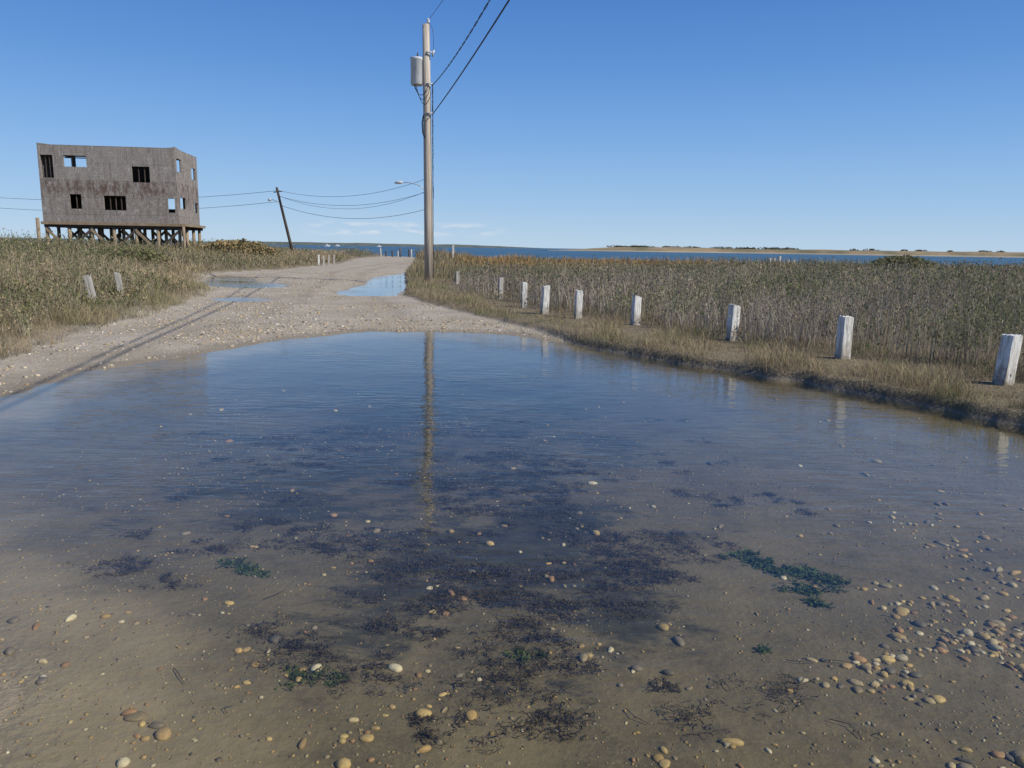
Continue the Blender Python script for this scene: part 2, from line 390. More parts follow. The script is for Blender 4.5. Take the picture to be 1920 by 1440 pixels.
wire('wire_2',(-22.45,75,6.1),(X3,Y3,6.2),1.0,.016,U2)
wire('wire_2b',(-22.48,75,6.15),(X3,Y3,6.25),1.35,.014,U2)
wire('wire_3',(-22.3,75,5.25),(X3,Y3,4.75),1.0,.018,U2)
wire('wire_4',(-22.55,75,6.6),(-68,82,7.2),1.3,.018,U2)
wire('wire_5',(-22.4,75,5.6),(-68,82,6.3),1.4,.018,U2)
wire('wire_6',(X3,Y3,7.2),(px,py+.1,8.1),.5,.016,U3)

# ------------------------------------------------------------------ unfinished house on piles
def mat_osb():
    m,nt,out=newmat('weathered_board');T=NT(nt);O=T.obj()
    sx=nt.nodes.new('ShaderNodeSeparateXYZ');nt.links.new(O,sx.inputs[0]);Z=sx.outputs[2]
    n=T.noise(1.6,6,.65,vec=T.mapping(O,(1,1,.6)));fl=T.noise(9,5,.85,vec=O);st=T.noise(1,7,.78,vec=T.mapping(O,(2.2,2.2,1.0)))
    stv=T.noise(1,6,.7,vec=T.mapping(O,(5,5,.45)))
    c=T.mix(T.mr(fl,.34,.66),(.130,.116,.103),(.40,.36,.325))
    c=T.mix(T.mr(n,.4,.65,0,.6),c,(.155,.138,.122))
    c=T.mix(T.mr(stv,.50,.66,0,.6),c,(.10,.082,.07))
    band=T.math('MULTIPLY',T.mr(Z,3.6,5.4,.12,1,True),T.mr(Z,6.15,5.85,0,1,True))
    c=T.mix(T.math('MULTIPLY',T.mr(st,.46,.57,0,.8),band),c,(.088,.050,.036))
    c=T.mix(T.math('MULTIPLY',T.mr(T.noise(2.2,5,.7,vec=O),.56,.66),.55),c,(.40,.37,.34))
    br=nt.nodes.new('ShaderNodeTexBrick');br.offset=.5;br.inputs['Scale'].default_value=1
    br.inputs['Mortar Size'].default_value=.014;br.inputs['Brick Width'].default_value=2.44;br.inputs['Row Height'].default_value=1.22
    cb=nt.nodes.new('ShaderNodeCombineXYZ');nt.links.new(T.math('ADD',sx.outputs[0],sx.outputs[1]),cb.inputs[0]);nt.links.new(T.math('ADD',Z,.1),cb.inputs[1]);nt.links.new(cb.outputs[0],br.inputs['Vector'])
    c=T.mix(T.math('MULTIPLY',br.outputs['Fac'],.5),c,(.06,.052,.045))
    T.bsdf(out,c,.85,T.bump(fl,1,.02),.2);return m
M_osb=mat_osb()
M_int=mat_simple('interior_board',(.12,.085,.055),.9,(.07,.05,.035),3)
HM=Matrix.Translation((-34.65,57.7,0))@Matrix.Rotation(math.atan2(1.3,9.4),4,'Z')
HZ=empty('unfinished_house');HZ.matrix_world=HM
HL,HD,Z0,Z1=9.5,6.1,3.0,8.5
def wall(name,org,udir,length,thick,holes,topf=None):
    us=sorted({0.,length,*[h[0] for h in holes],*[h[1] for h in holes]})
    zs=sorted({Z0,Z1,*[h[2] for h in holes],*[h[3] for h in holes]})
    u=Vector((udir[0],udir[1],0));nn=Vector((-udir[1],udir[0],0));o=Vector((org[0],org[1],0))
    def solid(i,j):
        if i<0 or j<0 or i>=len(us)-1 or j>=len(zs)-1: return False
        cu=(us[i]+us[i+1])/2;cz=(zs[j]+zs[j+1])/2
        return not any(h[0]<cu<h[1] and h[2]<cz<h[3] for h in holes)
    vs=[];fs=[]
    def P(a,z,t):
        if z==Z1 and topf: z=topf(a)
        return o+u*a+nn*t+Vector((0,0,z))
    def q(*p):
        k=len(vs);vs.extend(p);fs.append(tuple(range(k,k+4)))
    for i in range(len(us)-1):
        for j in range(len(zs)-1):
            if not solid(i,j): continue
            a,b,c,d=us[i],us[i+1],zs[j],zs[j+1]
            q(P(a,c,0),P(b,c,0),P(b,d,0),P(a,d,0));q(P(b,c,thick),P(a,c,thick),P(a,d,thick),P(b,d,thick))
            if not solid(i-1,j): q(P(a,c,thick),P(a,c,0),P(a,d,0),P(a,d,thick))
            if not solid(i+1,j): q(P(b,c,0),P(b,c,thick),P(b,d,thick),P(b,d,0))
            if not solid(i,j-1): q(P(a,c,thick),P(b,c,thick),P(b,c,0),P(a,c,0))
            if not solid(i,j+1): q(P(a,d,0),P(b,d,0),P(b,d,thick),P(a,d,thick))
    me=bpy.data.meshes.new(name);me.from_pydata(vs,[],fs);me.materials.append(M_osb)
    o2=bpy.data.objects.new(name,me);link(o2,HZ);return o2
FH=[(.15,1.0,6.13,7.75),(1.73,3.3,6.95,7.75),(6.4,7.65,5.95,7.1),(1.95,2.75,3.95,5.0),(4.3,5.85,3.9,4.95),(8.8,9.3,3.8,4.85)]
wall('front_wall',(0,0),(1,0),HL,.12,FH,lambda a:8.58-.10*min(a,1.0)+ .12*max(0,a-9.2)/.3)
wall('right_wall',(HL,.123),(0,1),HD-.12,.12,[(.2,1.5,6.85,7.8),(4.2,5.5,6.6,7.5),(.6,2.3,4.15,5.0),(4.7,5.7,4.0,4.8)],lambda a:8.6-.09*min(a,1.2))
wall('left_wall',(0,HD),(0,-1),HD-.123,.12,[(.3,2.6,6.9,8.1),(3.2,4.4,4,5)],lambda a:8.5)
wall('back_wall',(HL-.123,HD),(-1,0),HL-.246,.12,[(.15,.85,6.7,7.6),(.15,.85,4.1,5.1),(1.2,2.4,7.2,8.2),(1.1,2.3,4.3,5.3),(4.0,5.4,6.4,7.8),(7.7,9.15,7.1,8.25)],lambda a:8.5)
box('roof_deck',(HL/2,HD/2,8.33),(HL-.28,HD-.28,.06),M_int,None,HZ)
box('upper_floor',(HL/2,HD/2,5.72),(HL-.28,HD-.28,.25),M_int,None,HZ)
box('lower_floor',(HL/2,HD/2,3.06),(HL-.28,HD-.28,.1),M_int,None,HZ)
k=0
for h in FH:
    n=max(1,int((h[1]-h[0])/.42))
    for i in range(1,n+ (1 if h[1]-h[0]>.7 else 0)):
        if h[2]>6.9: continue
        box('stud_%d'%k,(h[0]+(h[1]-h[0])*i/(n+1 if n>1 else 2)+.02,.17,(h[2]+h[3])/2),(.045,.09,h[3]-h[2]+.1),M_dark,None,HZ);k+=1
box('partition_wall',(5.9,3.2,6.9),(.1,3.4,2.2),M_int,None,HZ)
box('partition_wall_low',(4.2,3.0,4.3),(6.0,.1,2.3),M_int,None,HZ)
box('header_beam',(2.5,.2,7.6),(1.5,.05,.07),M_dark,None,HZ)
box('deck_rim',(HL/2+.1,-.03,2.9),(HL+.5,.1,.2),M_pile,None,HZ)
box('deck_rim_back',(HL/2+.1,HD+.03,2.9),(HL+.5,.1,.2),M_pile,None,HZ)
box('deck_rim_right',(HL+.4,HD/2,2.9),(.1,HD-.05,.18),M_pile,None,HZ)
box('deck_subfloor',(HL/2+.1,HD/2,2.955),(HL+.45,HD-.1,.07),M_dark,None,HZ)
for j,yy in enumerate((.25,2.2,4.1,5.9)):
    box('girder_%d'%j,(HL/2+.1,yy,2.72),(HL+.3,.15,.24),M_dark,None,HZ)
    for i in range(7):
        xx=.1+i*1.56
        tube('pile_%d_%d'%(j,i),[(xx,yy,-.2),(xx+.01,yy,2.62)],[.13,.12],M_pile,10,HZ)
        if i<6 and (i+j)%2==0:
            beam('brace_%d_%d'%(j,i),(xx,yy-.16,2.5),(xx+1.56,yy-.16,.9),.04,.2,M_pile,HZ)
        elif i<6 and j<2:
            beam('brace_%d_%d'%(j,i),(xx,yy-.16,1.0),(xx+1.56,yy-.16,2.45),.04,.18,M_dark,HZ)
for i in range(7):
    if i%2==0: beam('cross_brace_%d'%i,(.1+i*1.56+.15,.25,2.5),(.1+i*1.56+.15,2.2,.9),.04,.18,M_dark,HZ)
tube('corner_post',[(-.35,-.1,-.2),(-.35,-.1,3.25)],.12,M_pile,10,HZ)
tube('corner_post_right',[(HL+.35,-.1,-.2),(HL+.35,-.1,2.8)],.10,M_pile,10,HZ)

# ------------------------------------------------------------------ distant shore, pilings, boats
def ridge(name,x0,x1,yf,hf,mat,n,depth=60,m=7):
    xs=np.linspace(x0,x1,n);vs=[]
    for j in range(m):
        t=j/(m-1)
        prof=math.sin(math.pi*t)**.6 if 0<t<1 else 0
        z=-.5+(hf(xs,j)+.5)*prof
        vs.append(np.stack([xs,yf(xs)+depth*t,z],-1))
    V=np.concatenate(vs);i=np.arange(n*m).reshape(m,n)
    F=np.stack([i[:-1,:-1],i[:-1,1:],i[1:,1:],i[1:,:-1]],-1).reshape(-1,4)
    return mesh_np(name,V,F,mat,None,True)
def mat_shore(a,b,c):
    m,nt,out=newmat('shore_mat');T=NT(nt);P=T.pos()
    sx=nt.nodes.new('ShaderNodeSeparateXYZ');nt.links.new(P,sx.inputs[0])
    n=T.noise(.03,6,.65,vec=P)
    col=T.mix(T.mr(n,.42,.6),a,b);col=T.mix(T.mr(sx.outputs[2],1.0,.3,0,.6),col,c)
    T.bsdf(out,col,.9,None,.1);return m
ms=mat_shore((.30,.225,.135),(.16,.145,.085),(.40,.35,.27))
ridge('distant_shore',30,1500,lambda x:700-.30*np.clip(x-200,0,900)+25*(vnoise(x*.01,0*x,3)-.5),
  lambda x,j:(3.2+1.7*fbm(x*.02,x*0+j,5,4)+.3*sstep(300,800,x))*sstep(30,110,x)*1.0,ms,500)
mb=mat_shore((.09,.11,.10),(.13,.14,.12),(.15,.15,.13))
ridge('distant_hills',-3600,250,lambda x:3200+0*x,lambda x,j:(5+9*fbm(x*.004,x*0+j*.3,9,4))*sstep(250,-300,x)+4*sstep(-1200,-1900,x),mb,300)
def leafcloud(centers,radii,nleaf,size,cols,seed=0,flat=.8):
    r=np.random.default_rng(seed);Vs=[];Cs=[]
    for (c,R,n) in zip(centers,radii,nleaf):
        d=r.normal(size=(n,3));d/=np.linalg.norm(d,axis=1)[:,None]
        rad=r.uniform(.35,1,n)**.5
        lump=.75+.5*vnoise(d[:,0]*2.3+5,d[:,1]*2.3+d[:,2]*1.7+9,seed)
        p=np.array(c)+d*(rad*lump)[:,None]*np.array(R)
        a=r.normal(size=(n,3));a/=np.linalg.norm(a,axis=1)[:,None]
        b=np.cross(a,r.normal(size=(n,3)));b/=np.linalg.norm(b,axis=1)[:,None]
        s=(size*r.uniform(.6,1.3,n))[:,None]
        Vs.append(np.stack([p-a*s,p-b*s*.45,p+a*s,p+b*s*.45],1).reshape(-1,3))
        k=r.integers(0,len(cols),n);cc=np.array(cols)[k]*r.uniform(.7,1.25,(n,1))
        Cs.append(np.repeat(cc,4,0))
    V=np.concatenate(Vs);C=np.concatenate(Cs);F=np.arange(len(V)).reshape(-1,4)
    return V,F,C
def mat_leaf(name='foliage',tr=.25):
    m,nt,out=newmat(name);T=NT(nt)
    a=nt.nodes.new('ShaderNodeAttribute');a.attribute_name='Col'
    b=T.bsdf(None,a.outputs['Color'],.75,None,.25)
    t=nt.nodes.new('ShaderNodeBsdfTranslucent');nt.links.new(a.outputs['Color'],t.inputs[0])
    mx=nt.nodes.new('ShaderNodeMixShader');mx.inputs[0].default_value=tr
    nt.links.new(b,mx.inputs[1]);nt.links.new(t.outputs[0],mx.inputs[2]);nt.links.new(mx.outputs[0],out.inputs[0]);return m
M_leaf=mat_leaf()
r=np.random.default_rng(3);cs=[];rs=[];ns=[]
for i in range(110):
    x=r.uniform(90,1300) if i>22 else r.uniform(100,260)
    y=710-.30*max(0,min(x-200,900))+r.uniform(15,40)
    R=r.uniform(2,9);hh=r.uniform(.5,1.5)
    cs.append((x,y,4.2));rs.append((R,R,hh));ns.append(80)
V,F,C=leafcloud(cs,rs,ns,.8,[(.06,.07,.04),(.09,.09,.045),(.12,.11,.06)],5)
mesh_np('distant_trees',V,F,M_leaf,C)
PL=empty('pier_pilings')
random.seed(9)
for i in range(9):
    x=-19+i*.75+random.uniform(-.2,.2);y=112+random.uniform(-2,2)
    tube('piling_%d'%i,[(x,y,-1),(x+random.uniform(-.1,.1),y,random.uniform(.8,1.3))],.11,M_dark if i%3 else M_greypost,8,PL)
PL2=empty('pier_pilings')
for i in range(6):
    x=28.5+i*.55+random.uniform(-.15,.15);y=88+random.uniform(-1,1)
    tube('piling_%d'%i,[(x,y,-1),(x,y,random.uniform(.7,1.15))],.15,M_greypost,8,PL2)
def boat(x,y,L):
    E=empty('motor_boat')
    w=L*.16
    vs=[(-L/2,-w,.9),(-L/2,w,.9),(L*.25,w,1.0),(L/2,0,1.35),(L*.25,-w,1.0),(-L/2,-w*.7,-.4),(-L/2,w*.7,-.4),(L*.2,w*.6,-.4),(L*.42,0,-.4),(L*.2,-w*.6,-.4)]
    fs=[(0,1,2,3,4),(5,9,8,7,6),(0,4,9,5),(4,3,8,9),(3,2,7,8),(2,1,6,7),(1,0,5,6)]
    me=bpy.data.meshes.new('hull');me.from_pydata([(a+x,b+y,c) for a,b,c in vs],[],fs);me.materials.append(M_hull);link(bpy.data.objects.new('hull',me),E)
    box('cabin',(x-L*.05,y,1.6),(L*.35,w*1.2,1.3),M_hull,None,E,.1)
    tube('mast',[(x-L*.05,y,2.2),(x-L*.05,y,4.0)],.06,M_hull,6,E)
M_hull=mat_simple('boat_paint',(.8,.8,.8),.4,(.75,.75,.76))
boat(-215,900,6);boat(-190,1100,6);boat(-260,1150,7)

# ------------------------------------------------------------------ vegetation
def ribbons(bx,by,bz,hgt,wid,az,lean,laz,cb,cm,ct,K=3,curl=1.7):
    N=len(bx);ts=np.linspace(0,1,K+1)
    V=np.zeros((N,K+1,2,3),np.float32);C=np.zeros((N,K+1,2,3),np.float32)
    wx=np.cos(az)*wid/2;wy=np.sin(az)*wid/2
    for i,t in enumerate(ts):
        off=lean*hgt*t**curl
        x=bx+np.cos(laz)*off;y=by+np.sin(laz)*off;z=bz+hgt*t*np.sqrt(np.clip(1-(lean*t**(curl-1)*.8)**2,.2,1))
        k=1-.75*t**2
        V[:,i,0]=np.stack([x-wx*k,y-wy*k,z],-1);V[:,i,1]=np.stack([x+wx*k,y+wy*k,z],-1)
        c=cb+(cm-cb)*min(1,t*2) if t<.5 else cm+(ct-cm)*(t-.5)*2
        C[:,i,0]=c;C[:,i,1]=c
    base=(np.arange(N)*(K+1)*2)[:,None,None]
    seg=(np.arange(K)*2)[None,:,None]
    F=(base+seg+np.array([0,1,3,2])[None,None,:]).reshape(-1,4)
    return V.reshape(-1,3),F,C.reshape(-1,3)
def leaves(bx,by,bz,hgt,lean,laz,nl,size,ct,tmin=.4,wr=.16,r=rng):
    N=len(bx);idx=np.repeat(np.arange(N),nl);n=len(idx)
    t=r.uniform(tmin,1.02,n);off=lean[idx]*hgt[idx]*t**1.7
    p=np.stack([bx[idx]+np.cos(laz[idx])*off,by[idx]+np.sin(laz[idx])*off,bz[idx]+hgt[idx]*t],-1)
    s=(size[idx]*r.uniform(.5,1.3,n))[:,None]
    a=r.normal(size=(n,3));a[:,2]=np.abs(a[:,2])+.6;a/=np.linalg.norm(a,axis=1)[:,None]
    b=np.cross(a,r.normal(size=(n,3)));b/=np.linalg.norm(b,axis=1)[:,None]
    V=np.stack([p,p+a*s*.5-b*s*wr,p+a*s,p+a*s*.5+b*s*wr],1).reshape(-1,3)
    c=ct[idx]*r.uniform(.7,1.3,(n,1));C=np.repeat(c,4,0)
    return V,np.arange(n*4).reshape(-1,4),C
def merge(parts):
    vs=[];fs=[];cs=[];o=0
    for v,f,c in parts: vs.append(v);fs.append(f+o);cs.append(c);o+=len(v)
    return np.concatenate(vs),np.concatenate(fs),np.concatenate(cs)
def polar(n,r0,r1,a0,a1,pw=.6):
    e=1-pw
    u=rng.uniform(0,1,n);d=(u*(r1**e-r0**e)+r0**e)**(1/e)
    a=np.radians(rng.uniform(a0,a1,n))
    return d*np.sin(a),d*np.cos(a),d
def colr(n,c,var=.2):
    return np.array(c)[None,:]*rng.uniform(1-var,1+var,(n,1))*rng.uniform(.93,1.07,(n,3))
def lerp(a,b,t): return a+(b-a)*t[:,None]
def clearing(x,y):
    """the verge is trampled low around and on the road side of each post"""
    k=np.ones(len(x))
    for q in POSTS:
        qx,qy=q[0],q[1];f=1.0+ (qy>18)*.4+(qy>50)*1.2
        L=math.hypot(qx,qy);ux,uy=-qx/L,-qy/L
        for s in (0,.6,1.2,1.8,2.4):
            d2=((x-qx-ux*s*f)**2+(y-qy-uy*s*f)**2)/(.34*f)**2
            k=np.minimum(k,.25+.75*np.clip(d2-.4,0,1))
    return k

def right_marsh():
    x,y,d=polar(190000,5.5,95,-8,50)
    h,sp,sr,sl=height(x,y)
    far=np.clip((y-34-.6*np.clip(x-4,0,40))/8+1.2*(fbm(x*.12,y*.12,40,3)-.5),0,1)
    den=fbm(x*1.5,y*1.5,41,3)
    keep=(sr>1.95+1.2*(den-.5))&(h>-.05)&(far<.5)&(rng.uniform(0,1,len(x))<np.clip((den-.22)*2.2,.06,1))
    x,y,d,h,sr,den=x[keep],y[keep],d[keep],h[keep],sr[keep],den[keep];n=len(x)
    big=fbm(x*.22,y*.22,42,3);pt=fbm(x*.8,y*.8,43,3);lod=np.clip((d/11)**.72,.8,3.6)
    hgt=(.58+.34*big+.85*(pt-.5))*rng.uniform(.45,1.2,n)*(.86+.14*sstep(1.9,3.4,sr))*clearing(x,y)
    tall=rng.uniform(0,1,n)<.03;hgt=np.where(tall,hgt*1.25,hgt)
    lean=np.abs(rng.normal(.18,.18,n))+.01;laz=rng.uniform(0,6.28,n)
    g=sstep(.44,.58,fbm(x*.45,y*.45,44,3)+.2*(rng.uniform(0,1,n)-.5))
    tone=(.60+.72*fbm(x*.8,y*.8,47,3))[:,None]
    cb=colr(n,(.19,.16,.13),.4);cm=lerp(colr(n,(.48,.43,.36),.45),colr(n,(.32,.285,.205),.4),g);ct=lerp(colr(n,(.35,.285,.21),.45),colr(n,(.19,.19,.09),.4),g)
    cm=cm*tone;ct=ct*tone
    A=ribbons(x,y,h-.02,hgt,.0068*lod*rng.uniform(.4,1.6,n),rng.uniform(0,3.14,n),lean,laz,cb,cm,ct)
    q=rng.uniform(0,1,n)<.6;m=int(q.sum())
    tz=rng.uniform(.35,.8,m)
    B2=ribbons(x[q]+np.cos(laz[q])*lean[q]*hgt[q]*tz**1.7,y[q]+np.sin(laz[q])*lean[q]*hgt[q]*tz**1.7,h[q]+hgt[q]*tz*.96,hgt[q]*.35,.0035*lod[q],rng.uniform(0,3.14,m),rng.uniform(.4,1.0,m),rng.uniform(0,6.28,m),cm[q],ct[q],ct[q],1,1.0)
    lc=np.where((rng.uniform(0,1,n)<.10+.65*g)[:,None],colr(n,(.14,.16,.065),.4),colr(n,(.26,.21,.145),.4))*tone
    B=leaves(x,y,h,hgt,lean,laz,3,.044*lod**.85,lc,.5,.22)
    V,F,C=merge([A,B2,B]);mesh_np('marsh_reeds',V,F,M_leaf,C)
right_marsh()
def low_marsh():
    x,y,d=polar(60000,26,125,-12,50,.5)
    h,sp,sr,sl=height(x,y)
    far=np.clip((y-34-.6*np.clip(x-4,0,40))/8+1.2*(fbm(x*.12,y*.12,40,3)-.5),0,1)
    keep=(sr>.3)&(h>-.15)&(far>=.3);x,y,d,h,sr=x[keep],y[keep],d[keep],h[keep],sr[keep];n=len(x)
    hg=(.34+.2*rng.uniform(0,1,n))*(1+1.0*sstep(.62,.75,fbm(x*.1,y*.1,46,2))+.9*(np.exp(-((x+9.5)/4)**2)*(y>70)))*clearing(x,y)
    o=sstep(.42,.62,fbm(x*.1,y*.05,45,3))*sstep(38,50,y)
    ct=lerp(colr(n,(.29,.245,.145),.3),colr(n,(.38,.25,.11),.25),o)
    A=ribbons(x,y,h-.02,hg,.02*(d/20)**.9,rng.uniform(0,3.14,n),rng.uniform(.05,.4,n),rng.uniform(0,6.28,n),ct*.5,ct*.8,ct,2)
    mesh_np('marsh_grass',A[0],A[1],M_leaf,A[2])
low_marsh()
def fringe():
    x,y,d=polar(620000,5,60,-42,48,1.15)
    h,sp,sr,sl=height(x,y)
    cl=fbm(x*2.4,y*2.4,50,3)
    kr=(sr>.03)&(sr<2.9)&(rng.uniform(0,1,len(x))<(.1+1.35*cl)*np.where(sr>1.5,.6,1))
    kl=(sl>-.1)&(sl<3.4)&(rng.uniform(0,1,len(x))<(cl-.18)*1.7)
    k=(kr|kl)&(h>.02);s=np.where(kl,sl,sr)[k];R=kr[k]
    x,y,d,h,cl=x[k],y[k],d[k],h[k],cl[k];n=len(x)
    lod=np.clip((d/10)**.8,.8,3.5)
    hg=(.02+.38*cl)*rng.uniform(.4,1.35,n)*(.8+.35*sstep(0,.5,s))*np.where(R,.80-.22*sstep(.7,1.2,s),1.05)*clearing(x,y)
    gr=sstep(.48,.66,fbm(x*.8,y*.8,51,3))*np.where(R,1,.6);gold=lerp(colr(n,(.42,.335,.195),.4),colr(n,(.25,.25,.11),.35),gr)
    A=ribbons(x,y,h-.01,hg,.0042*lod*rng.uniform(.6,1.4,n),rng.uniform(0,3.14,n),rng.uniform(.1,1.0,n),rng.uniform(0,6.28,n),gold*.4,gold*.85,gold,3)
    mesh_np('bank_grass',A[0],A[1],M_leaf,A[2])
fringe()
def left_field():
    x,y,d=polar(190000,6,125,-50,-5)
    h,sp,sr,sl=height(x,y)
    den=fbm(x*.9,y*.9,61,3)
    keep=(sl>.5+1.3*(den-.5))&(h>-.05)&(rng.uniform(0,1,len(x))<np.clip((den-.2)*2.1,.08,1))
    x,y,d,h,sl,den=x[keep],y[keep],d[keep],h[keep],sl[keep],den[keep];n=len(x)
    lod=np.clip((d/11)**.72,.8,4)
    shr=sstep(.49,.60,fbm(x*.16,y*.16,62,3)+.32*(fbm(x*.8,y*.8,63,3)-.5)+.035*(d<26))
    hgt=(.66+.30*shr+.65*(den-.5))*rng.uniform(.45,1.2,n)*(.45+.55*sstep(.5,2.8,sl))*clearing(x,y)
    hgt=hgt*np.where((x<-22)&(d<52),1.15,1)
    lean=rng.uniform(.05,.55,n);laz=rng.uniform(0,6.28,n)
    tone=(.58+.70*fbm(x*.9,y*.9,67,3))[:,None]
    gold=colr(n,(.46,.37,.22),.4)*tone;ol=colr(n,(.19,.185,.085),.4)*tone;gy=colr(n,(.39,.34,.26),.45)*tone
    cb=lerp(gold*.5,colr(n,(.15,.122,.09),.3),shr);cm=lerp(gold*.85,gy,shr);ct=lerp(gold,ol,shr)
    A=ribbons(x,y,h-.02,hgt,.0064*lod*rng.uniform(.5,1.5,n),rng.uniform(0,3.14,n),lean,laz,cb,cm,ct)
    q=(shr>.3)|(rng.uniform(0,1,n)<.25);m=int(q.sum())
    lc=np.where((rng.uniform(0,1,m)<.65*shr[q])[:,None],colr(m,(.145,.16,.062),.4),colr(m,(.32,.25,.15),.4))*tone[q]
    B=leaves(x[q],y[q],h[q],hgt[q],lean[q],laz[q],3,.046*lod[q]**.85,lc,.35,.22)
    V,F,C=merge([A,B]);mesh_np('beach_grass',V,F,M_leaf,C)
left_field()
def bush(name,c,R,n,size,cols,seed):
    V,F,C=leafcloud([(c[0]+a*R[0],c[1]+b*R[0]*.6,c[2]+e*R[2]) for a,b,e in [(0,0,0),(-.7,.1,-.25),(.75,-.1,-.3),(.2,.3,.25)]],[R,tuple(v*.7 for v in R),tuple(v*.65 for v in R),tuple(v*.6 for v in R)],[n,n//2,n//2,n//2],size,cols,seed)
    m=60;r=np.random.default_rng(seed+1)
    a=r.uniform(0,6.28,m)
    S_=ribbons(np.full(m,c[0])+r.normal(0,R[0]*.3,m),np.full(m,c[1])+r.normal(0,.2,m),np.full(m,c[2]-R[2]-.3),np.full(m,R[2]*2.4)*r.uniform(.6,1.15,m),np.full(m,size*.16),r.uniform(0,3,m),r.uniform(.1,.8,m),a,np.full((m,3),.09),np.full((m,3),.14),np.full((m,3),.14))
    V,F,C=merge([(V,F,C),S_]);mesh_np(name,V,F,M_leaf,C)
gcol=[(.19,.20,.085),(.14,.15,.06),(.28,.23,.13)]
bush('shrub',(22.5,45,1.12),(1.3,1.1,.38),1300,.085,gcol,21)
bush('shrub',(-21.5,60,1.2),(2.4,1.5,.7),2600,.12,[(.32,.26,.13),(.2,.19,.09),(.38,.26,.12)],22)
bush('shrub',(-27,75,1.2),(3.0,1.5,.5),1800,.13,[(.34,.26,.12),(.25,.21,.1)],23)
bush('shrub',(-19,38,.95),(1.6,1.2,.4),1500,.08,gcol,24)
bush('shrub',(-10.6,15.2,.55),(.9,.8,.36),1500,.035,gcol,25)
bush('shrub',(-9.2,12.2,.45),(.7,.6,.3),1400,.03,gcol,26)

# ------------------------------------------------------------------ stones
def ico(sub):
    bm=bmesh.new();bmesh.ops.create_icosphere(bm,subdivisions=sub,radius=1)
    v=np.array([p.co[:] for p in bm.verts]);f=np.array([[q.index for q in p.verts] for p in bm.faces]);bm.free();return v,f
def stones(name,x,y,z,size,mat,sub,seed,cols,flat=(.35,.6)):
    r=np.random.default_rng(seed);v,f=ico(sub);n=len(x);m=len(v)
    sx=size*r.uniform(.8,1.35,n);sy=size*r.uniform(.6,1.0,n);sz=size*r.uniform(*flat,n)
    P=v[None]*np.stack([sx,sy,sz],-1)[:,None,:]
    w=1+.16*np.sin(v[None,:,0]*2.5+r.uniform(0,6,(n,1)))+.12*np.sin(v[None,:,1]*3.1+r.uniform(0,6,(n,1)))
    P=P*w[...,None]
    a=r.uniform(0,6.28,n);ca,sa=np.cos(a)[:,None],np.sin(a)[:,None]
    X=P[...,0]*ca-P[...,1]*sa;Y=P[...,0]*sa+P[...,1]*ca
    V=np.stack([X+x[:,None],Y+y[:,None],P[...,2]+(z+sz*.2)[:,None]],-1).reshape(-1,3)
    F=(f[None]+(np.arange(n)*m)[:,None,None]).reshape(-1,3)
    k=r.choice(len(cols),n);c=np.array(cols)[k]*r.uniform(.7,1.2,(n,1))
    mesh_np(name,V,F,mat,np.repeat(c,m,0),True)
def mat_stone():
    m,nt,out=newmat('pebble');T=NT(nt)
    a=nt.nodes.new('ShaderNodeAttribute');a.attribute_name='Col'
    n=T.noise(90,4,.6,vec=T.pos())
    c=T.mix(T.mr(n,.4,.7,0,.4),a.outputs['Color'],(.12,.085,.05))
    T.bsdf(out,c,.6,None,.3);return m
M_st=mat_stone()
pc=[(.40,.26,.095),(.45,.32,.13),(.33,.225,.10),(.44,.345,.19),(.20,.165,.115),(.12,.105,.08),(.31,.175,.08),(.28,.22,.13),(.40,.285,.115),(.50,.43,.29)]
N=90000
x=rng.uniform(-3.5,5,N);y=rng.uniform(1.3,9,N)
w=1.25*np.exp(-(((x-2.1)/.62)**2+((y-2.95)/.55)**2))+.8*np.exp(-(((x-1.9)/.9)**2+((y-2.2)/.5)**2))+.10*np.exp(-(((x-.1)/1.3)**2+((y-3.0)/1.2)**2))+.22*np.exp(-(((x+1.2)/.8)**2+((y-2.2)/.6)**2))+.007+.18*np.exp(-(((x-2.8)/.7)**2+((y-4.0)/.8)**2))
w*=sstep(.42,.62,fbm(x*3.2,y*3.2,70,3))*1.1
k=rng.uniform(0,1,N)<w*.5
x,y=x[k],y[k];h,sp,sr,sl=height(x,y);k=sr<-.2;x,y,h=x[k],y[k],h[k]
sz=np.clip(rng.lognormal(math.log(.0145),.42,len(x)),.006,.030)
stones('submerged_pebbles',x,y,h,sz,M_st,2,1,pc)
N=42000
x=rng.uniform(-3.2,4.5,N);y=1.6+rng.uniform(0,1,N)**1.6*6
h,sp,sr,sl=height(x,y)
wgt=.18+.8*sstep(.5,.65,fbm(x*1.6,y*1.6,71,3))+.8*(h>-.04)+.6*((x>1.0)&(y<3.6))
k=(rng.uniform(0,1,N)<wgt*.55)&(sr<-.15);x,y,h=x[k],y[k],h[k]
stones('sand_grit',x,y,h,np.clip(rng.lognormal(math.log(.0045),.45,len(x)),.002,.011),M_st,1,2,[tuple(q*.8 for q in c) for c in pc])
N=110000
x=rng.uniform(-14,3,N);y=7+rng.uniform(0,1,N)**1.5*38
h,sp,sr,sl=height(x,y)
gb=sstep(.4,.6,fbm(x*.6,y*.9,72,3))*.6+.12+.9*np.exp(-((sp+.9)/.8)**2)*(y>12.5)
k=(h>.004)&(sr<-.02)&(sl<.2)&(rng.uniform(0,1,N)<gb*.75);x,y,h=x[k],y[k],h[k]
stones('road_gravel',x,y,h,np.clip(rng.lognormal(math.log(.015),.45,len(x)),.006,.045),M_st,1,3,[(.5,.42,.30),(.42,.34,.22),(.33,.28,.2),(.22,.19,.15),(.55,.50,.42),(.45,.33,.17)])

